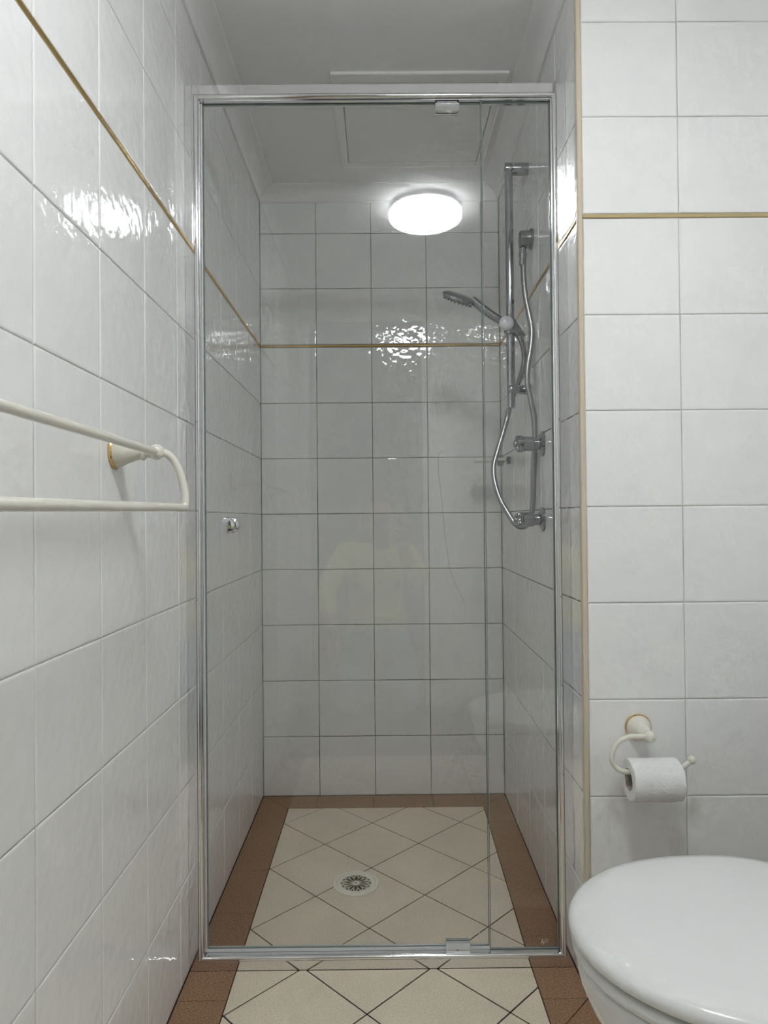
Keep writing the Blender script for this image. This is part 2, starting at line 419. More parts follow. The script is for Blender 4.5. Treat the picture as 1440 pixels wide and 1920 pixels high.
def floor_tile(poly, mat, gap=0.0017, dz=None):
    poly = inset(poly, gap)
    if len(poly) < 3 or abs(area(poly)) < 4e-5: return
    z = random.uniform(-0.0002, 0.0002) if dz is None else dz
    p2 = inset(poly, 0.0005)
    if len(p2) == len(poly):
        n = len(poly); v = [(x, y, -0.0016) for x, y in poly] + [(x, y, z-0.0005) for x, y in poly] + [(x, y, z) for x, y in p2]
        f = [tuple(range(2*n, 3*n))] + [(j*n+i, j*n+(i+1) % n, (j+1)*n+(i+1) % n, (j+1)*n+i) for j in range(2) for i in range(n)]
    else: v, f = g_prism(poly, -0.0016, z)
    return add_mesh('tile', v, f, mat, fl)
S = 0.1446; LX, LY = -0.0375, 1.676        # half diagonal and one crossing of the diamond grid
def diamonds(region):
    for i in range(-12, 13):
        for j in range(-16, 12):
            if (i+j) % 2: continue
            cx, cyy = LX+S*i, LY+S*(j+1)
            d = [(cx, cyy-S), (cx+S, cyy), (cx, cyy+S), (cx-S, cyy)]
            q = clip_poly(d, region)
            if len(q) >= 3 and area(q) > 6e-5: floor_tile(q, 'cream_tile')
BL, BB = -0.330, 2.3725
brx = lambda y: 0.3255 + (0.347-0.3255)*max(0, (y-1.55))/(BB-1.55)
YS = 1.5450
diamonds([(BL, YS), (brx(YS), YS), (brx(BB), BB), (BL, BB)])
YBAND = 1.322
diamonds([(BL, 0.2), (0.3255, 0.2), (0.3255, 1.5235), (BL, 1.5235)])
diamonds([(0.3255, 0.2), (0.84, 0.2), (0.84, YBAND), (0.3255, YBAND)])
XLf, YBf = XL+0.001, YB-0.001
def strip(pts_a, pts_b):
    for i in range(len(pts_a)-1): floor_tile([pts_a[i], pts_b[i], pts_b[i+1], pts_a[i+1]], 'brown_tile', gap=0.0007)
# brown border: shower left, right, back; bathroom left, right, along the toilet wall
ys = [YS, 1.745, 1.955, 2.164]
strip([(XLf, y) for y in ys] + [(XLf, YBf)], [(BL, y) for y in ys] + [(BL, BB)])
ys = [YS, 1.637, 1.843, 2.050, 2.256]
strip([(brx(y), y) for y in ys] + [(brx(BB), BB)], [(xr(y)-0.001, y) for y in ys] + [(xr(YB)-0.001, YBf)])
xs = [-0.236, -0.037, 0.175]
strip([(BL, BB)] + [(x, BB) for x in xs] + [(brx(BB), BB)], [(XLf, YBf)] + [(x, YBf) for x in xs] + [(xr(YB)-0.001, YBf)][:1]) if False else None
lo = [(BL, BB)] + [(x, BB) for x in xs] + [(brx(BB), BB)]; hi = [(XLf, YBf)] + [(x, YBf) for x in xs] + [(xr(YB)-0.001, YBf)]
for i in range(len(lo)-1): floor_tile([lo[i], lo[i+1], hi[i+1], hi[i]], 'brown_tile', gap=0.0007)
ys = [0.22, 0.42, 0.62, 0.82, 1.02, 1.225, 1.43, 1.5235]
strip([(XLf, y) for y in ys], [(BL, y) for y in ys])
floor_tile([(0.3255, YBAND), (xr(YF)-0.001, 1.425), (0.3255, 1.425)], 'brown_tile', gap=0.0007)
floor_tile([(0.3255, 1.425), (xr(YF)-0.001, 1.425), (xr(YFR)-0.001, 1.5235), (0.3255, 1.5235)], 'brown_tile', gap=0.0007)
floor_tile([(0.3255, YBAND), (0.62, YBAND), (0.62, YF-0.001), (xr(YF), YF-0.001)], 'brown_tile', gap=0.0007)
floor_tile([(0.62, YBAND), (0.93, YBAND), (0.93, YF-0.001), (0.62, YF-0.001)], 'brown_tile', gap=0.0007)

# ------------------------------------------------------------------ floor wastes
def drain(x, y, label):
    t = thing('floor_drain', label, 'drain', (x, y, 0.0003))
    z = 0.0003
    def ann(r0, r1, za, zb, n=56):
        rings = []
        for r, zz in ((r0, za), (r0, zb-0.0004), (r0+0.0006, zb), (r1-0.0012, zb), (r1, zb-0.0010), (r1, za)):
            rings.append([(x+r*math.cos(2*PI*i/n), y+r*math.sin(2*PI*i/n), zz) for i in range(n)])
        return g_rings(rings + [rings[0]], cap=False)
    G().add(*g_lathe([(z, 0.0425), (z+0.0004, 0.0425)], (x, y, 0), (0, 0, 1), 40)).build('shade_disc', 'drain_shade', t)  # flat dark disc, its colour stands in for shaded depth under the grille
    G().add(*ann(0.0540, 0.0630, z, z+0.0032)).build('outer_ring', 'drain_plastic', t)
    grate = G().add(*ann(0.0415, 0.0535, z, z+0.0030)).build('grate_ring', 'drain_plastic', t)
    g = G(); N = 14
    for k in range(N):
        a0 = 2*PI*(k+0.5)/N
        for s in (-1, 1):
            pts = []
            for q in range(9):
                tt = q/8; r = 0.0075+0.0345*tt; off = s*(0.0052*math.sin(PI*min(1, tt*0.93))**0.8)
                pts.append((x+r*math.cos(a0)-off*math.sin(a0), y+r*math.sin(a0)+off*math.cos(a0)))
            for q in range(8):
                p, e = Vector(pts[q]), Vector(pts[q+1]); nn = Vector((-(e-p).y, (e-p).x)).normalized()*0.00105
                g.add(*g_prism([tuple(p-nn), tuple(e-nn), tuple(e+nn), tuple(p+nn)], z+0.0006, z+0.0027))
    g.build('petal_grille', 'drain_plastic', t)
    v, f = ann(0.0032, 0.0085, z, z+0.0028, 20); add_mesh('hub', v, f, 'drain_plastic', t)
    return t
drain(-0.078, 1.879, 'round cream plastic drain with petal grille in the shower floor')
drain(-0.024, 1.083, 'round cream drain in the bathroom floor mirrored in the glass')

# ------------------------------------------------------------------ ceiling hatch
HX0, HX1, HY0, HY1 = -0.125, 0.356, 1.817, 2.306
hx0, hx1, hy0, hy1 = -0.099, 0.331, 1.855, 2.272
t = thing('ceiling_hatch', 'square white access hatch in the ceiling above the shower', 'hatch', ((HX0+HX1)/2, (HY0+HY1)/2, Z_CEIL))
def hatch_side(o0, o1, i0, i1):
    z1 = Z_CEIL-0.0005
    def pr_(o, i_): return [(o, z1), (o, Z_CEIL-0.008), (tuple(Vector(o)*0.9+Vector(i_)*0.1), Z_CEIL-0.009), (tuple(Vector(o)*0.78+Vector(i_)*0.22), Z_CEIL-0.0075), (i_, Z_CEIL-0.0075), (i_, z1)]
    mids, mide = pr_(o0, i0), pr_(o1, i1)
    rings = [[(p[0], p[1], z) for p, z in mids], [(p[0], p[1], z) for p, z in mide]]
    add_mesh('frame_side', *g_rings(rings), 'cornice_paint', t)
oc = [(HX0, HY0), (HX1, HY0), (HX1, HY1), (HX0, HY1)]; ic = [(hx0, hy0), (hx1, hy0), (hx1, hy1), (hx0, hy1)]
for i in range(4): hatch_side(oc[i], oc[(i+1) % 4], ic[i], ic[(i+1) % 4])
G().add(*g_bbox((hx0+0.003, hy0+0.003, Z_CEIL-0.0070), (hx1-0.003, hy1-0.003, Z_CEIL-0.0005), 0.0006)).build('panel', 'ceiling_paint', t)

# ------------------------------------------------------------------ ceiling lamp (mirrored in the glass and the tiles)
LC = Vector((0.180, 0.485, Z_CEIL))
t = thing('ceiling_lamp', 'round white disc lamp on the bathroom ceiling mirrored in the glass', 'lamp', LC)
G().add(*g_lathe([(0.0005, 0.132), (0.022, 0.134), (0.024, 0.131)], LC, (0, 0, -1), 48)).build('base_plate', 'lamp_base', t)
G().add(*g_lathe([(0.024, 0.128), (0.026, 0.136), (0.031, 0.140), (0.048, 0.140), (0.054, 0.136), (0.060, 0.126), (0.064, 0.09), (0.066, 0.04)], LC, (0, 0, -1), 64)).build('diffuser', 'lamp_glow', t, smooth=True)

# ------------------------------------------------------------------ shower screen
YG0, YG1 = 1.5400, 1.5460
XRF = xr(YFR); ZT = 1.976
ss = thing('shower_screen', 'chrome framed glass shower screen with pivot door and fixed side pane', 'shower screen', ((XL+XRF)/2, YFR, 0))
prof = [(0.0005, 0.0), (0.0205, 0.0), (0.0212, 0.0016)]
for k in range(11):
    a = PI - PI*k/10; prof.append((0.0262+0.0048*math.cos(a), 0.0016-0.0052*math.sin(a)))
prof += [(0.0310, 0.0060), (0.0330, 0.0062), (0.0330, 0.0300), (0.0300, 0.0330), (0.0005, 0.0330)]
prof_low = prof[:14] + [(0.0310, 0.0060), (0.0310, 0.0200), (0.0005, 0.0200)]
def rail_piece(name, fn0, fn1, prof=prof):
    add_mesh(name, *g_rings([[fn0(s, q) for s, q in prof], [fn1(s, q) for s, q in prof]]), 'aluminium', ss, smooth=True, angle=22)
rail_piece('frame_post', lambda s, q: (XL+s, YFR+q, s), lambda s, q: (XL+s, YFR+q, ZT-s))
rail_piece('frame_post', lambda s, q: (XRF-s, YFR+q, s), lambda s, q: (XRF-s, YFR+q, ZT-s))
rail_piece('frame_rail', lambda s, q: (XL+s, YFR+q, ZT-s), lambda s, q: (XRF-s, YFR+q, ZT-s))
rail_piece('frame_rail', lambda s, q: (XL+s, YFR+q, s), lambda s, q: (XRF-s, YFR+q, s), prof_low)
def pane(name, x0, x1, y0, y1, z0, z1, label):
    e = 0.0012
    v = [(x0+e, y0, z0+e), (x1-e, y0, z0+e), (x1-e, y0, z1-e), (x0+e, y0, z1-e), (x0+e, y1, z0+e), (x1-e, y1, z0+e), (x1-e, y1, z1-e), (x0+e, y1, z1-e),
         (x0, y0+e, z0), (x1, y0+e, z0), (x1, y0+e, z1), (x0, y0+e, z1), (x0, y1-e, z0), (x1, y1-e, z0), (x1, y1-e, z1), (x0, y1-e, z1)]
    f = [(0, 1, 2, 3), (4, 7, 6, 5)]; fm = [0, 0]
    for a, b in ((0, 8), (8, 12), (12, 4)):
        for i in range(4):
            k = (i+1) % 4; f.append((a+i, a+k, b+k, b+i)); fm.append(1)
    o = add_mesh(name, v, f, 'glass', ss, slots=['glass_edge'], fmat=fm); o['label'] = label; return o
door = pane('door_panel', -0.3965, 0.2345, YG0, YG1, 0.0385, 1.9425, 'clear glass pivot door')
fix = pane('fixed_panel', 0.2362, XRF-0.0332, YG0-0.0025, YG1-0.0025, 0.0312, 1.9428, 'clear fixed glass side pane')
# thin upright and sill strips of the door opening
G().add(*g_bbox((XL+0.0332, YG0-0.004, 0.0335), (XL+0.0362, YG1+0.006, 1.942), 0.0005)).build('door_stop', 'aluminium_satin', ss)
G().add(*g_bbox((XL+0.0335, YG0-0.001, 0.0312), (0.2345, YG1+0.006, 0.0380), 0.001)).build('drip_seal', 'aluminium_satin', ss)
# pivots
def pivot(zlo, zhi, x0, x1, flip):
    zc = (zlo+zhi)/2; y = YG0
    s = 1 if not flip else -1
    pr = [(y-0.0004, zlo), (y-0.006, zlo+0.002), (y-0.0105, zc-0.002), (y-0.0105, zc+0.004), (y-0.004, zhi), (y-0.0004, zhi)]
    if flip: pr = [(a, zlo+zhi-z) for a, z in pr]
    rings = [[(x0, a, z) for a, z in pr], [(x1, a, z) for a, z in pr]]
    o = add_mesh('pivot', *g_rings(rings), 'chrome', ss); o['label'] = 'chrome pivot clamp'
    G().add(*g_box((x0+0.004, YG0-0.004, zhi-0.002 if not flip else zlo-0.004), (x1-0.004, YG0-0.0005, zhi+0.009 if not flip else zlo+0.002))).build('pivot_pin', 'aluminium_satin', o)
    G().add(*g_bbox((x0, YG1+0.0003, zlo), (x1, YG1+0.006, zhi), 0.0015)).build('back_plate', 'chrome', o)
pivot(1.9195, 1.9420, 0.1310, 0.1850, False)
pivot(0.0215, 0.0500, 0.1365, 0.1905, True)
# knob
kc = at(430, 985, YG0); kc.y = YG0-0.0002
kn = G().add(*g_lathe([(0, 0.013), (0.004, 0.0135), (0.006, 0.0105), (0.013, 0.0105), (0.016, 0.0165), (0.022, 0.0180), (0.028, 0.0165), (0.031, 0.010)], kc, (0, -1, 0), 40)).build('knob', 'chrome', door, smooth=True, angle=40)
kc2 = kc.copy(); kc2.y = YG1+0.0002
G().add(*g_lathe([(0, 0.013), (0.004, 0.0135), (0.006, 0.0105), (0.013, 0.0105), (0.016, 0.0165), (0.022, 0.0180), (0.028, 0.0165), (0.031, 0.010)], kc2, (0, 1, 0), 40)).build('knob', 'chrome', door, smooth=True, angle=40)
# etched glass marks
def mark(px, py, s, parent, y):
    c = at(px, py, y); g = G()
    def stroke(a, b, w_=0.0011):
        a, b = Vector(a)*s, Vector(b)*s; d = (b-a); nn = Vector((-d.y, d.x)).normalized()*w_/2
        v = [(c.x+q.x, yy, c.z+q.y) for yy in (y-0.0002, y-0.00005) for q in (a-nn, b-nn, b+nn, a+nn)]
        g.add(v, [(0, 3, 2, 1), (4, 5, 6, 7), (0, 1, 5, 4), (1, 2, 6, 5), (2, 3, 7, 6), (3, 0, 4, 7)])
    for a, b in (((-0.5, -0.8), (0.0, 0.9)), ((0.0, 0.9), (0.45, -0.8)), ((-0.35, -0.25), (0.35, -0.25)), ((0.45, -0.8), (0.15, -1.2))): stroke(a, b)
    return g, stroke, parent
g, st, pr = mark(899, 1753, 0.0062, door, YG0); st((-1.6, -0.75), (-0.8, -0.75), 0.0006); g.build('etched_mark', 'etched', door)
g, st, pr = mark(1017, 1765, 0.0060, fix, YG0-0.0025)
for k in range(4): st((0.8, 0.75-0.4*k), (2.2, 0.75-0.4*k), 0.0004)
st((0.45, -0.8), (0.8, -0.1)); g.build('etched_mark', 'etched', fix)

# ------------------------------------------------------------------ shower rail set
YRL = 1.945
rt, rb_ = at(954, 318, YRL), at(958, 765, YRL); rx = (rt.x+rb_.x)/2
zt, zb = rt.z, rb_.z; zbr = at(957, 731, YRL).z; wx = xr(YRL)
sr = thing('shower_rail', 'chrome vertical slide rail on brackets on the shower wall', 'rail', (wx, YRL, zb))
G().add(*g_tube([(rx, YRL, zb), (rx, YRL, zt)], 0.0118, 24)).build('rail', 'chrome_dark', sr, smooth=True, angle=50)
G().add(*g_lathe([(0, 0.0165), (0.004, 0.0175), (0.062, 0.0175), (0.066, 0.0165)], (wx-0.0002, YRL, zt+0.001), (-1, 0, 0), 28)).build('wall_bracket', 'chrome_dark', sr, smooth=True, angle=40)
G().add(*g_lathe([(0, 0.0150), (0.030, 0.0115), (0.040, 0.0120), (0.050, 0.0160), (0.058, 0.0165), (0.062, 0.014)], (wx-0.0002, YRL, zbr), (-1, 0, 0), 28)).build('wall_bracket', 'chrome_dark', sr, smooth=True, angle=40)
# slider with round knob
sk = at(949, 607, YRL-0.03); zs = sk.z
sl = G().add(*g_lathe([(-0.020, 0.0165), (-0.016, 0.0185), (0.016, 0.0185), (0.020, 0.0165)], (rx, YRL, zs-0.002), (0, 0, 1), 28)).build('slider', 'chrome_satin', sr, smooth=True, angle=40)
G().add(*g_lathe([(0.010, 0.014), (0.030, 0.0200), (0.036, 0.0205), (0.043, 0.0180), (0.046, 0.010)], (sk.x, YRL, zs), (0, -1, 0), 32)).build('clamp_knob', 'lamp_base', sl, smooth=True, angle=50)
cl0, cl1 = at(953, 600, YRL+0.012), at(979, 634, YRL+0.012)
G().add(*g_tube([cl0, cl1], [0.0165, 0.0125], 20)).build('cradle', 'chrome_satin', sl, smooth=True, angle=50)

# hand shower
YH = YRL-0.004
ha = at(974, 628, YH); hb = at(912, 584, YH); hc = at(890, 566, YH); hd = at(832, 546, YH)
hs = thing('hand_shower', 'chrome hand shower with flat spray head resting in the slider', 'shower head', ha)
hp = smooth_path([ha, at(945, 606, YH), hb, hc, at(884, 563, YH)], 6)
G().add(*g_tube(hp, [0.0085+0.0035*min(1, i/10) for i in range(len(hp))], 16)).build('handle', 'chrome_satin', hs, smooth=True, angle=50)
dr = (hd-hc).normalized(); nrm = Vector((dr.z, 0, -dr.x)); nrm = nrm if nrm.z < 0 else -nrm     # spray direction, downwards
cc = (hc+hd)/2 + nrm*0.004; RH = (hd-hc).length/2*1.04
head = G()
vw = (cc-CAM).normalized(); vw = (vw - dr*vw.dot(dr)).normalized()      # the spray face points down and towards the back wall
side = (vw*0.97 - nrm.normalized()*0.12).normalized(); nrm2 = dr.cross(side); nrm = nrm2 if nrm2.z < 0 else -nrm2
def hring(r, off, n=40): return [cc + (dr*math.cos(2*PI*i/n) + side*math.sin(2*PI*i/n)*1.0)*r + nrm*off for i in range(n)]
head.add(*g_rings([hring(RH*0.30, -0.011), hring(RH*0.80, -0.0085), hring(RH*0.97, -0.004), hring(RH, 0.0), hring(RH*0.98, 0.005), hring(RH*0.93, 0.007)]))
ho = head.build('spray_head', 'chrome_satin', hs, smooth=True, angle=40)
G().add(*g_rings([hring(RH*0.92, 0.0068), hring(RH*0.92, 0.0085), hring(RH*0.6, 0.0088)])).build('spray_plate', 'grey_plastic', ho)
nz = G()
for rr, cnt in ((0.84, 22), (0.58, 14), (0.30, 7)):
    for i in range(cnt):
        a = 2*PI*i/cnt; p = cc + (dr*math.cos(a)+side*math.sin(a))*RH*rr + nrm*0.0080
        nz.add(*g_lathe([(0, 0.0024), (0.005, 0.0015)], p, nrm, 6))
nzo = nz.build('nozzles', 'grey_plastic', ho); nzo['kind'] = 'stuff'

# wall outlet
YE = 1.902
ec = at(985, 449, YE); ex = xr(YE)
eo = thing('shower_outlet', 'round chrome wall outlet elbow feeding the hose', 'outlet', (ex, YE, ec.z))
G().add(*g_lathe([(0.0002, 0.0285), (0.004, 0.0290), (0.007, 0.026), (0.0075, 0.0250), (0.032, 0.0235), (0.035, 0.020)], (ex, YE, ec.z), (-1, 0, 0), 36)).build('flange', 'chrome_satin', eo, smooth=True, angle=35)
nx = at(978, 480, YE).x; nz1 = at(979, 500, YE).z
G().add(*g_lathe([(0, 0.0100), (0.012, 0.0100), (0.014, 0.0120), (0.044, 0.0100), (0.048, 0.009)], (nx+0.003, YE, at(978, 466, YE).z), (0, 0, -1), 24)).build('hose_nut', 'chrome_dark', eo, smooth=True, angle=40)

# hose: from the outlet down, round below the lower tap and back up to the hand shower
hose_px = [(981, 498, YE), (982, 525, 1.898), (985, 555, 1.893), (992, 590, 1.886), (997, 620, 1.880), (995, 650, 1.876), (989, 690, 1.872), (989, 720, 1.870), (996, 755, 1.868), (1002, 790, 1.866), (1003, 830, 1.866),
           (1001, 870, 1.866), (1000, 910, 1.868), (999, 945, 1.870), (995, 968, 1.872), (989, 983, 1.876), (978, 988, 1.882), (966, 982, 1.892), (953, 963, 1.905), (937, 934, 1.925), (927, 900, 1.945), (926, 872, 1.958), (933, 845, 1.968),
           (943, 812, 1.976), (951, 783, 1.980), (958, 755, 1.982), (968, 728, 1.978), (978, 700, 1.968), (983, 675, 1.958), (981, 652, 1.948), (975, 630, YH)]
ho_ = thing('shower_hose', 'flexible chrome hose looping from the wall outlet to the hand shower', 'hose', at(981, 498, YE))
hpath = smooth_path([at(*q) for q in hose_px], 6)
rad = []
for i in range(len(hpath)): rad.append(0.0077)
G().add(*g_tube(hpath, rad, 12)).build('hose', 'hose_metal', ho_, smooth=True, angle=60)
G().add(*g_tube([hpath[-1], hpath[-4]], [0.0095, 0.0085], 16)).build('end_nut', 'chrome_dark', ho_, smooth=True, angle=50)

# taps
def tap(px, py, Y, label, rot):
    c = at(px, py, Y); x0 = xr(Y)
    t = thing('shower_tap', label, 'tap', (x0, Y, c.z), group='shower taps')
    z = c.z
    G().add(*g_lathe([(0.0002, 0.0330), (0.003, 0.0325), (0.008, 0.0230), (0.010, 0.0200)], (x0, Y, z), (-1, 0, 0), 40)).build('flange', 'chrome_dark', t, smooth=True, angle=40)
    G().add(*g_lathe([(0.009, 0.0150), (0.024, 0.0150), (0.026, 0.0185), (0.052, 0.0200), (0.054, 0.018)], (x0, Y, z), (-1, 0, 0), 32)).build('body', 'chrome_dark', t, smooth=True, angle=35)
    rings = []; n = 48
    for d_, sc in ((0.050, 0.70), (0.053, 0.95), (0.060, 1.0), (0.068, 0.97), (0.072, 0.75)):
        ring = []
        for i in range(n):
            a = 2*PI*i/n; r = (0.0185 + 0.0050*math.cos(4*(a+rot)))*sc
            ring.append((x0-d_, Y+r*math.cos(a), z+r*math.sin(a)))
        rings.append(ring)
    h = G().add(*g_rings(rings)).build('handle', 'chrome_dark', t, smooth=True, angle=40)
    G().add(*g_lathe([(0.071, 0.0095), (0.076, 0.0090), (0.078, 0.006)], (x0, Y, z), (-1, 0, 0), 20)).build('button', 'chrome_dark', h, smooth=True, angle=40)
tap(1016, 832, 1.792, 'upper chrome shower tap with lobed handle', 0.3)
tap(1016, 974, 1.800, 'lower chrome shower tap just above the hose loop', 0.9)

# soap shelf
YSH = 2.285
sx = xr(YSH); sz = at(945, 863, YSH).z; left = at(889, 866, YSH).x
sh = thing('soap_shelf', 'small clear glass soap shelf on a chrome bracket in the corner', 'shelf', (sx, YSH, sz))
sxr = at(941, 863, YSH).x
pl = [(left+0.022, YSH-0.048), (sxr+0.004, YSH-0.048), (sxr+0.004, YSH+0.048), (left+0.022, YSH+0.048), (left+0.006, YSH+0.038), (left, YSH+0.018), (left, YSH-0.018), (left+0.006, YSH-0.038)]
v, f = g_prism(pl, sz-0.004, sz+0.004)
add_mesh('glass_plate', v, f, 'glass_shelf', sh, slots=['ivory'], fmat=[0, 0]+[1]*8)
G().add(*g_lathe([(0.0002, 0.0125), (0.013, 0.0125), (0.014, 0.006), (0.024, 0.006)], (sx, YSH, sz), (-1, 0, 0), 24)).build('wall_post', 'chrome_satin', sh, smooth=True, angle=35)
G().add(*g_lathe([(0.022, 0.008), (0.026, 0.0185), (0.040, 0.0195), (0.045, 0.014)], (sx, YSH, sz-0.001), (-1, 0, 0), 20)).build('clamp', 'chrome_dark', sh, smooth=True, angle=35)

# hair on the back wall
hr = [at(x, y, YB-0.0008) for x, y in ((834, 849), (826, 847), (822, 856), (822, 885), (826, 915), (831, 965), (836, 1015), (843, 1062), (850, 1085), (860, 1107), (871, 1128))]
tag(G().add(*g_tube(smooth_path(hr, 5), 0.00035, 5)).build('hair_strand', 'hair'), 'long fine dark hair stuck to the shower back wall tiles', 'hair')

# ------------------------------------------------------------------ towel rail
YT = 1.112
te = at(216, 848, YT); ze = te.z
tr = thing('towel_rail', 'ivory double towel rail with gold-ringed mount on the left wall', 'towel rail', (XL, YT, ze))
def mount(Y, z, with_label=None):
    o = G().add(*g_lathe([(0.004, 0.0255), (0.010, 0.0248), (0.022, 0.0185), (0.036, 0.0135), (0.044, 0.0120), (0.046, 0.0135), (0.049, 0.0135), (0.051, 0.0100), (0.058, 0.0095)], (XL, Y, z), (1, 0, 0), 36)).build('mount', 'ivory', tr, smooth=True, angle=40)
    G().add(*g_lathe([(0.0004, 0.0272), (0.003, 0.0280), (0.0055, 0.0265), (0.0056, 0.0240)], (XL, Y, z), (1, 0, 0), 36)).build('gold_ring', 'brass', o, smooth=True, angle=40)
    G().add(*g_sphere((ball.x, Y, z), 0.0130)).build('ball', 'ivory', o, smooth=True)
ball = at(293, 847, YT)
mount(YT, ze); YT2 = 0.47; mount(YT2, ze)
zb1 = ball.z
G().add(*g_tube([(ball.x, YT, ze), (ball.x, YT2, ze)], 0.0066, 20)).build('inner_bar', 'ivory', tr, smooth=True, angle=60)
co = at(343, 946, YT+0.012)
def arm(Y, s):
    p = [Vector((ball.x, Y, ze)), Vector((at(311, 851, YT).x, Y+s*0.008, at(311, 851, YT).z)), Vector((at(324, 866, YT).x, Y+s*0.012, at(324, 866, YT).z)), Vector((at(335, 893, YT).x, Y+s*0.014, at(335, 893, YT).z)), Vector((at(342, 925, YT).x, Y+s*0.014, at(342, 925, YT).z))]
    return p
cx, cz = at(343, 952, YT).x, at(343, 952, YT).z; cz2 = cz-0.007
pa = arm(YT, 1) + [Vector((cx, YT+0.010, cz+0.004)), Vector((cx, YT-0.002, cz)), Vector((cx, YT-0.04, cz))]
pb = arm(YT2, -1) + [Vector((cx, YT2-0.010, cz2+0.004)), Vector((cx, YT2+0.002, cz2)), Vector((cx, YT2+0.04, cz2))]
G().add(*g_tube(smooth_path(pa, 7), 0.0066, 18)).build('end_arm', 'ivory', tr, smooth=True, angle=60)
G().add(*g_tube(smooth_path(pb, 7), 0.0066, 18)).build('end_arm', 'ivory', tr, smooth=True, angle=60)
G().add(*g_tube([(cx, YT-0.04, cz), (cx, YT2+0.04, cz2)], 0.0066, 20)).build('outer_bar', 'ivory', tr, smooth=True, angle=60)

# ------------------------------------------------------------------ toilet roll holder and roll
e0 = at(1196, 1363, YF)
th_ = thing('roll_holder', 'ivory toilet roll holder with gold ring on the tiled wall', 'holder', (e0.x, YF, e0.z))
mo = G().add(*g_lathe([(0.004, 0.0255), (0.010, 0.0248), (0.020, 0.0185), (0.030, 0.0130), (0.036, 0.0125), (0.038, 0.0140), (0.042, 0.0130), (0.050, 0.0100), (0.056, 0.0100)], e0, (0, -1, 0), 36)).build('mount', 'ivory', th_, smooth=True, angle=40)
G().add(*g_lathe([(0.0004, 0.0272), (0.003, 0.0280), (0.0055, 0.0265), (0.0056, 0.0240)], e0, (0, -1, 0), 36)).build('gold_ring', 'brass', mo, smooth=True, angle=40)
YA = YF-0.064
bl = Vector((e0.x, YA, e0.z))
G().add(*g_sphere(bl, 0.0120)).build('ball', 'ivory', mo, smooth=True)
bpx = lambda x, y: at(x, y, YA)
ap = smooth_path([bl, bpx(1195, 1381), bpx(1178, 1382), bpx(1160, 1391), bpx(1149, 1409), bpx(1148, 1427), bpx(1157, 1441), bpx(1172, 1447), bpx(1190, 1448), bpx(1230, 1447), bpx(1262, 1446), bpx(1278, 1440), bpx(1296, 1426)], 6)
G().add(*g_tube(ap, 0.0052, 16)).build('arm', 'ivory', th_, smooth=True, angle=60)
G().add(*g_sphere(bpx(1297, 1425), 0.0085)).build('end_ball', 'ivory', th_, smooth=True)
RO, RI, RL = 0.0405, 0.0205, 0.098
bar = bpx(1225, 1447); rc = Vector((bar.x-0.001, YA, bar.z-RI+0.0056))
tp = thing('toilet_roll', 'white embossed toilet paper roll hanging on the ivory holder', 'toilet roll', rc)
xs0, xs1 = rc.x-RL/2, rc.x+RL/2; n = 48
def cring(x, r): return [(x, rc.y+r*math.cos(2*PI*i/n), rc.z+r*math.sin(2*PI*i/n)) for i in range(n)]
G().add(*g_rings([cring(xs0, RI+0.0012), cring(xs0, RO-0.0015), cring(xs0+0.0015, RO), cring(xs1-0.0015, RO), cring(xs1, RO-0.0015), cring(xs1, RI+0.0012), cring(xs0, RI+0.0012)], cap=False)).build('paper', 'paper', tp, smooth=True, angle=40)
G().add(*g_rings([cring(xs0+0.0005, RI), cring(xs0+0.0005, RI+0.0011), cring(xs1-0.0005, RI+0.0011), cring(xs1-0.0005, RI), cring(xs0+0.0005, RI)], cap=False)).build('core', 'cardboard', tp, smooth=True, angle=40)
sheet = []
for i in range(16):
    a = math.radians(255 - i*8.2); sheet.append((rc.y+(RO+0.0009+0.0012*max(0, (i-11)/4))*math.cos(a), rc.z+(RO+0.0009+0.0012*max(0, (i-11)/4))*math.sin(a)))
vv = []; ff = []
for x in (xs0+0.0005, xs1-0.0005):
    for dd in (0, 0.0006):
        for (yy, zz) in sheet:
            d2 = Vector((yy-rc.y, zz-rc.z)).normalized()*dd; vv.append((x, yy+d2.x, zz+d2.y))
k = len(sheet)
for i in range(k-1):
    ff += [(i, i+1, 2*k+i+1, 2*k+i), (k+i, 3*k+i, 3*k+i+1, k+i+1), (i, k+i, k+i+1, i+1), (2*k+i, 2*k+i+1, 3*k+i+1, 3*k+i)]
ff += [(0, 2*k, 3*k, k), (k-1, 2*k-1, 4*k-1, 3*k-1)]
add_mesh('loose_sheet', vv, ff, 'paper', tp, smooth=True, angle=40)

# ------------------------------------------------------------------ toilet
TY = 0.972; XTIP = 0.266; XC = 0.530; HB = 0.208
def outline(scale, dx=0.0, n=72, back=0.185):
    pts = []
    for i in range(n):
        a = 2*PI*i/n; c, s = math.cos(a), math.sin(a)
        ax = (XC-XTIP) if c < 0 else back
        e = 2/2.05 if c < 0 else 2/2.6
        x = ax*math.copysign(abs(c)**e, c); y = HB*math.copysign(abs(s)**e, s)
        pts.append((XC + dx + x*scale, TY + y*scale))
    return pts
def ring(scale, z, dx=0, back=0.185, add=0.0):
    return [(x, y, z) for x, y in outline(scale, dx, back=back)]
to = thing('toilet', 'white ceramic toilet with closed rounded lid facing the left wall', 'toilet', (XC+0.08, TY, 0))
def offs(r_mm): return 1 - r_mm/HB
bowl = [ring(0.52, 0.0005, 0.08), ring(0.54, 0.006, 0.08), ring(0.53, 0.03, 0.08), ring(0.54, 0.10, 0.07), ring(0.68, 0.18, 0.05), ring(0.83, 0.25, 0.022), ring(0.92, 0.305, 0.004), ring(0.95, 0.335, 0.0), ring(0.957, 0.352, 0), ring(0.957, 0.362, 0), ring(0.94, 0.3665, 0), ring(0.88, 0.3675, 0)]
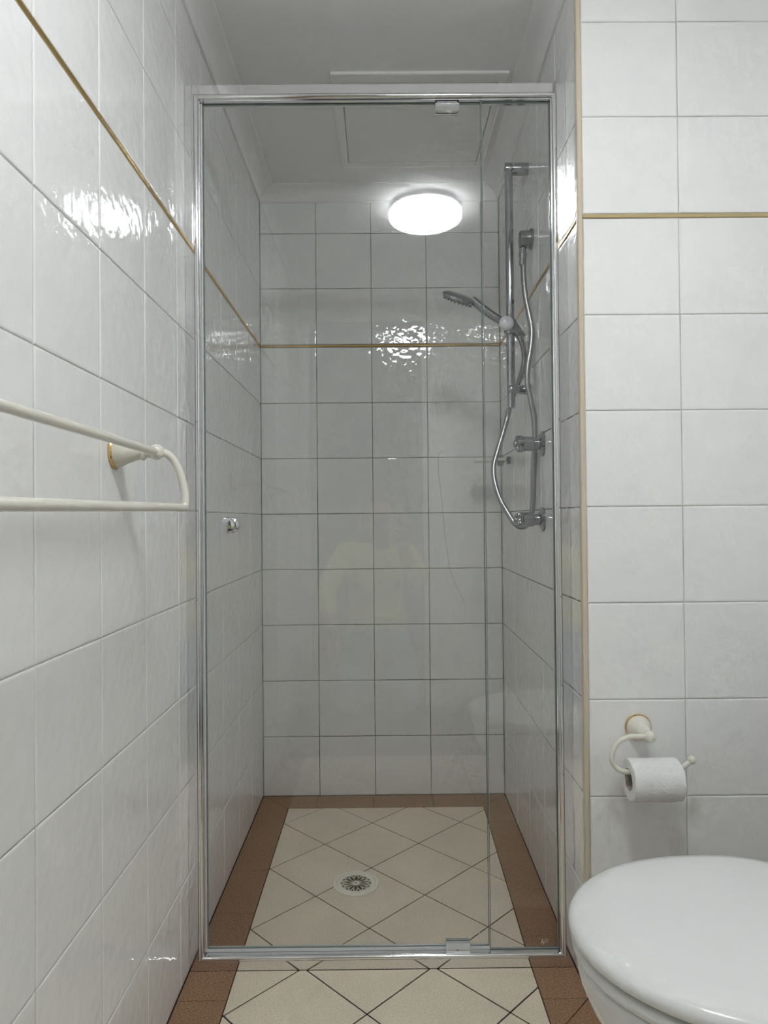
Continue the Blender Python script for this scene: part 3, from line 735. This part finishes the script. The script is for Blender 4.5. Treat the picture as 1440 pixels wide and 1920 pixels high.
G().add(*g_rings(bowl)).build('bowl', 'ceramic', to, smooth=True, angle=50)
st_ = [ring(0.93, 0.3715), ring(0.972, 0.3725), ring(0.984, 0.377), ring(0.984, 0.383), ring(0.970, 0.3868), ring(0.925, 0.3878)]
seat = G().add(*g_rings(st_)).build('seat', 'seat_plastic', to, smooth=True, angle=50)
ld = [ring(0.925, 0.3932), ring(0.972, 0.3936), ring(0.991, 0.3970), ring(1.0, 0.402), ring(0.998, 0.408), ring(0.985, 0.4135), ring(0.96, 0.4172), ring(0.90, 0.4192), ring(0.75, 0.4208), ring(0.4, 0.4222), ring(0.1, 0.4228)]
G().add(*g_rings(ld)).build('lid', 'seat_plastic', to, smooth=True, angle=60)
for s in (-1, 1): G().add(*g_tube([(0.722, TY+s*0.07-0.02, 0.385), (0.722, TY+s*0.07+0.02, 0.385)], 0.011, 16)).build('hinge', 'seat_plastic', to, smooth=True, angle=50)
G().add(*g_bbox((0.66, TY-0.13, 0.0005), (0.80, TY+0.13, 0.366), 0.02)).build('pedestal', 'ceramic', to, smooth=True, angle=40)
ci = G().add(*g_bbox((0.765, TY-0.185, 0.368), (XR_ROOM-0.003, TY+0.185, 0.74), 0.015)).build('cistern', 'ceramic', to, smooth=True, angle=40)
G().add(*g_bbox((0.757, TY-0.192, 0.741), (XR_ROOM-0.002, TY+0.192, 0.772), 0.010)).build('cistern_lid', 'ceramic', to, smooth=True, angle=40)
G().add(*g_lathe([(0, 0.022), (0.006, 0.021), (0.009, 0.016)], (0.855, TY, 0.7722), (0, 0, 1), 24)).build('flush_button', 'chrome', to, smooth=True, angle=40)

# ------------------------------------------------------------------ the photographer, kneeling behind the phone (seen only mirrored in the glass)
def skin_mesh(name, joints, edges, mat, parent, root=0, sub=2):
    off = world_loc(parent)
    me = bpy.data.meshes.new(name); me.from_pydata([tuple(Vector(j[0])-off) for j in joints], edges, [])
    o = bpy.data.objects.new(name, me); COL.objects.link(o)
    sk = o.modifiers.new('skin', 'SKIN'); sk.use_smooth_shade = True
    for i, j in enumerate(joints):
        r = j[1]; me.skin_vertices[0].data[i].radius = r if isinstance(r, tuple) else (r, r)
        me.skin_vertices[0].data[i].use_root = (i == root)
    sb = o.modifiers.new('sub', 'SUBSURF'); sb.levels = sub; sb.render_levels = sub
    dg = bpy.context.evaluated_depsgraph_get(); m2 = bpy.data.meshes.new_from_object(o.evaluated_get(dg))
    o.modifiers.clear(); o.data = m2; m2.materials.clear(); m2.materials.append(MATS[mat]); m2.name = name
    m2.polygons.foreach_set('use_smooth', [True]*len(m2.polygons))
    o.parent = parent; return o
pe = thing('person', 'person in yellow shirt and blue trousers kneeling with a phone, mirrored in the glass', 'person', (-0.03, -0.33, 0.0))
pj = [((-0.03, -0.42, 0.46), (0.115, 0.10)), ((-0.03, -0.40, 0.58), (0.125, 0.095)), ((-0.03, -0.35, 0.72), (0.15, 0.10)), ((-0.03, -0.29, 0.82), (0.13, 0.085)), ((-0.02, -0.245, 0.885), 0.05), ((-0.015, -0.21, 0.935), 0.048),
      ((-0.01, -0.185, 0.985), (0.072, 0.082)), ((-0.01, -0.180, 1.05), (0.070, 0.088)), ((-0.01, -0.185, 1.10), (0.045, 0.055)),
      ((-0.18, -0.28, 0.82), 0.058), ((-0.275, -0.22, 0.66), 0.044), ((-0.235, -0.12, 0.48), 0.030), ((-0.225, -0.10, 0.45), (0.034, 0.018)),
      ((0.125, -0.28, 0.82), 0.058), ((0.19, -0.20, 0.69), 0.044), ((0.10, -0.075, 0.86), 0.031), ((0.088, -0.055, 0.90), (0.030, 0.018)),
      ((-0.13, -0.40, 0.42), 0.088), ((-0.17, -0.24, 0.10), 0.062), ((-0.16, -0.42, 0.065), 0.055), ((-0.15, -0.62, 0.050), 0.040), ((-0.15, -0.70, 0.045), 0.036),
      ((0.07, -0.40, 0.42), 0.088), ((0.11, -0.24, 0.10), 0.062), ((0.10, -0.42, 0.065), 0.055), ((0.09, -0.62, 0.050), 0.040), ((0.09, -0.70, 0.045), 0.036)]
ped = [(0,1),(1,2),(2,3),(3,4),(4,5),(5,6),(6,7),(7,8),(3,9),(9,10),(10,11),(11,12),(3,13),(13,14),(14,15),(15,16),(0,17),(17,18),(18,19),(19,20),(20,21),(0,22),(22,23),(23,24),(24,25),(25,26)]
body = skin_mesh('body', pj, ped, 'skin', pe)
up = lambda i, k=1.14: (pj[i][0], tuple(a*k for a in pj[i][1]) if isinstance(pj[i][1], tuple) else pj[i][1]*k)
mid = lambda a, b, t: tuple(Vector(a)*(1-t)+Vector(b)*t)
sj = [up(1), up(2), up(3), (mid(pj[3][0], pj[4][0], 0.55), 0.075), up(9, 1.2), up(10, 1.2), (mid(pj[10][0], pj[11][0], 0.75), 0.042), up(13, 1.2), up(14, 1.2), (mid(pj[14][0], pj[15][0], 0.7), 0.042), (mid(pj[0][0], pj[1][0], 0.6), (0.145, 0.125))]
skin_mesh('shirt', sj, [(10,0),(0,1),(1,2),(2,3),(2,4),(4,5),(5,6),(2,7),(7,8),(8,9)], 'shirt', pe)
tj = [(pj[0][0], (0.138, 0.122)), up(17), up(18, 1.15), up(19, 1.15), (pj[20][0], 0.05), up(22), up(23, 1.15), up(24, 1.15), (pj[25][0], 0.05), (mid(pj[0][0], pj[1][0], 0.6), (0.138, 0.118))]
skin_mesh('trousers', tj, [(9,0),(0,1),(1,2),(2,3),(3,4),(0,5),(5,6),(6,7),(7,8)], 'trousers', pe)
hp_ = G()
for j in range(9):
    pass
v, f = g_sphere((-0.01, -0.195, 1.045), 0.098, 24, 14, (0.86, 1.02, 1.08))
hv = []
for q in v:
    q = Vector(q)
    if q.y > -0.150 and q.z < 1.085: q.y = -0.150 - (q.y+0.150)*0.2
    if q.z < 0.985: q.z = 0.985
    hv.append(q)
add_mesh('hair', hv, f, 'hair', pe, smooth=True)
for s in (-1, 1):
    G().add(*g_sphere((-0.01+s*0.030, -0.100, 1.030), 0.0105, 12, 8)).build('eye', 'white_paint', body, smooth=True)
    G().add(*g_sphere((-0.01+s*0.030, -0.0915, 1.030), 0.005, 10, 6)).build('pupil', 'black_plastic', body, smooth=True)
    G().add(*g_sphere((-0.01+s*0.080, -0.185, 1.020), 0.026, 12, 8, (0.35, 0.6, 1.1))).build('ear', 'skin', body, smooth=True)
G().add(*g_tube([(-0.01, -0.098, 1.035), (-0.01, -0.078, 1.003), (-0.01, -0.092, 0.995)], [0.007, 0.013, 0.009], 10)).build('nose', 'skin', body, smooth=True)
G().add(*g_sphere((-0.01, -0.108, 0.968), 0.024, 14, 8, (1, 0.45, 0.30))).build('mouth', 'brown_tile', body, smooth=True)
# fingers: five on each hand; the right hand closes round the phone, the left rests on the thigh
def finger(pts, r): G().add(*g_tube(smooth_path(pts, 3), [r*(1-0.25*i/(3*(len(pts)-1))) for i in range(3*(len(pts)-1)+1)], 8)).build('finger', 'skin', body, smooth=True)
for k in range(4):
    x0 = -0.245+0.016*k
    finger([(x0, -0.095, 0.435), (x0-0.002, -0.070, 0.415), (x0, -0.062, 0.390), (x0+0.002, -0.068, 0.365-0.006*(k in (1, 2)))], 0.0085)
finger([(-0.205, -0.10, 0.44), (-0.190, -0.080, 0.425), (-0.182, -0.072, 0.405)], 0.0095)
for k in range(4):
    z0 = 0.885+0.018*k
    finger([(0.086, -0.052, z0), (0.068, -0.046, z0+0.012), (0.048, -0.036, z0+0.014), (0.036, -0.0295, z0+0.012)], 0.0085)
finger([(0.085, -0.040, 0.905), (0.072, -0.020, 0.925), (0.0475, -0.014, 0.945)], 0.0095)
for s, xx in ((-1, -0.15), (1, 0.09)):
    G().add(*g_rings([[(xx+w_*math.cos(2*PI*i/16), yy, 0.046+h_*math.sin(2*PI*i/16)) for i in range(16)] for yy, w_, h_ in ((-0.63, 0.040, 0.040), (-0.68, 0.045, 0.044), (-0.76, 0.048, 0.040), (-0.84, 0.046, 0.030), (-0.875, 0.030, 0.018))])).build('shoe', 'shoe', pe, smooth=True)
ph = thing('phone', 'black phone held up by the kneeling person, mirrored in the glass', 'phone', (0, -0.02, 0.86))
G().add(*g_bbox((-0.037, -0.0240, 0.862), (0.037, -0.0155, 1.022), 0.003)).build('case', 'black_plastic', ph)
for k in range(3):
    G().add(*g_lathe([(0, 0.0085), (0.0012, 0.0085), (0.0015, 0.007)], (0.0, -0.0154, 0.997-0.024*k), (0, 1, 0), 20)).build('lens', 'black_plastic', ph)
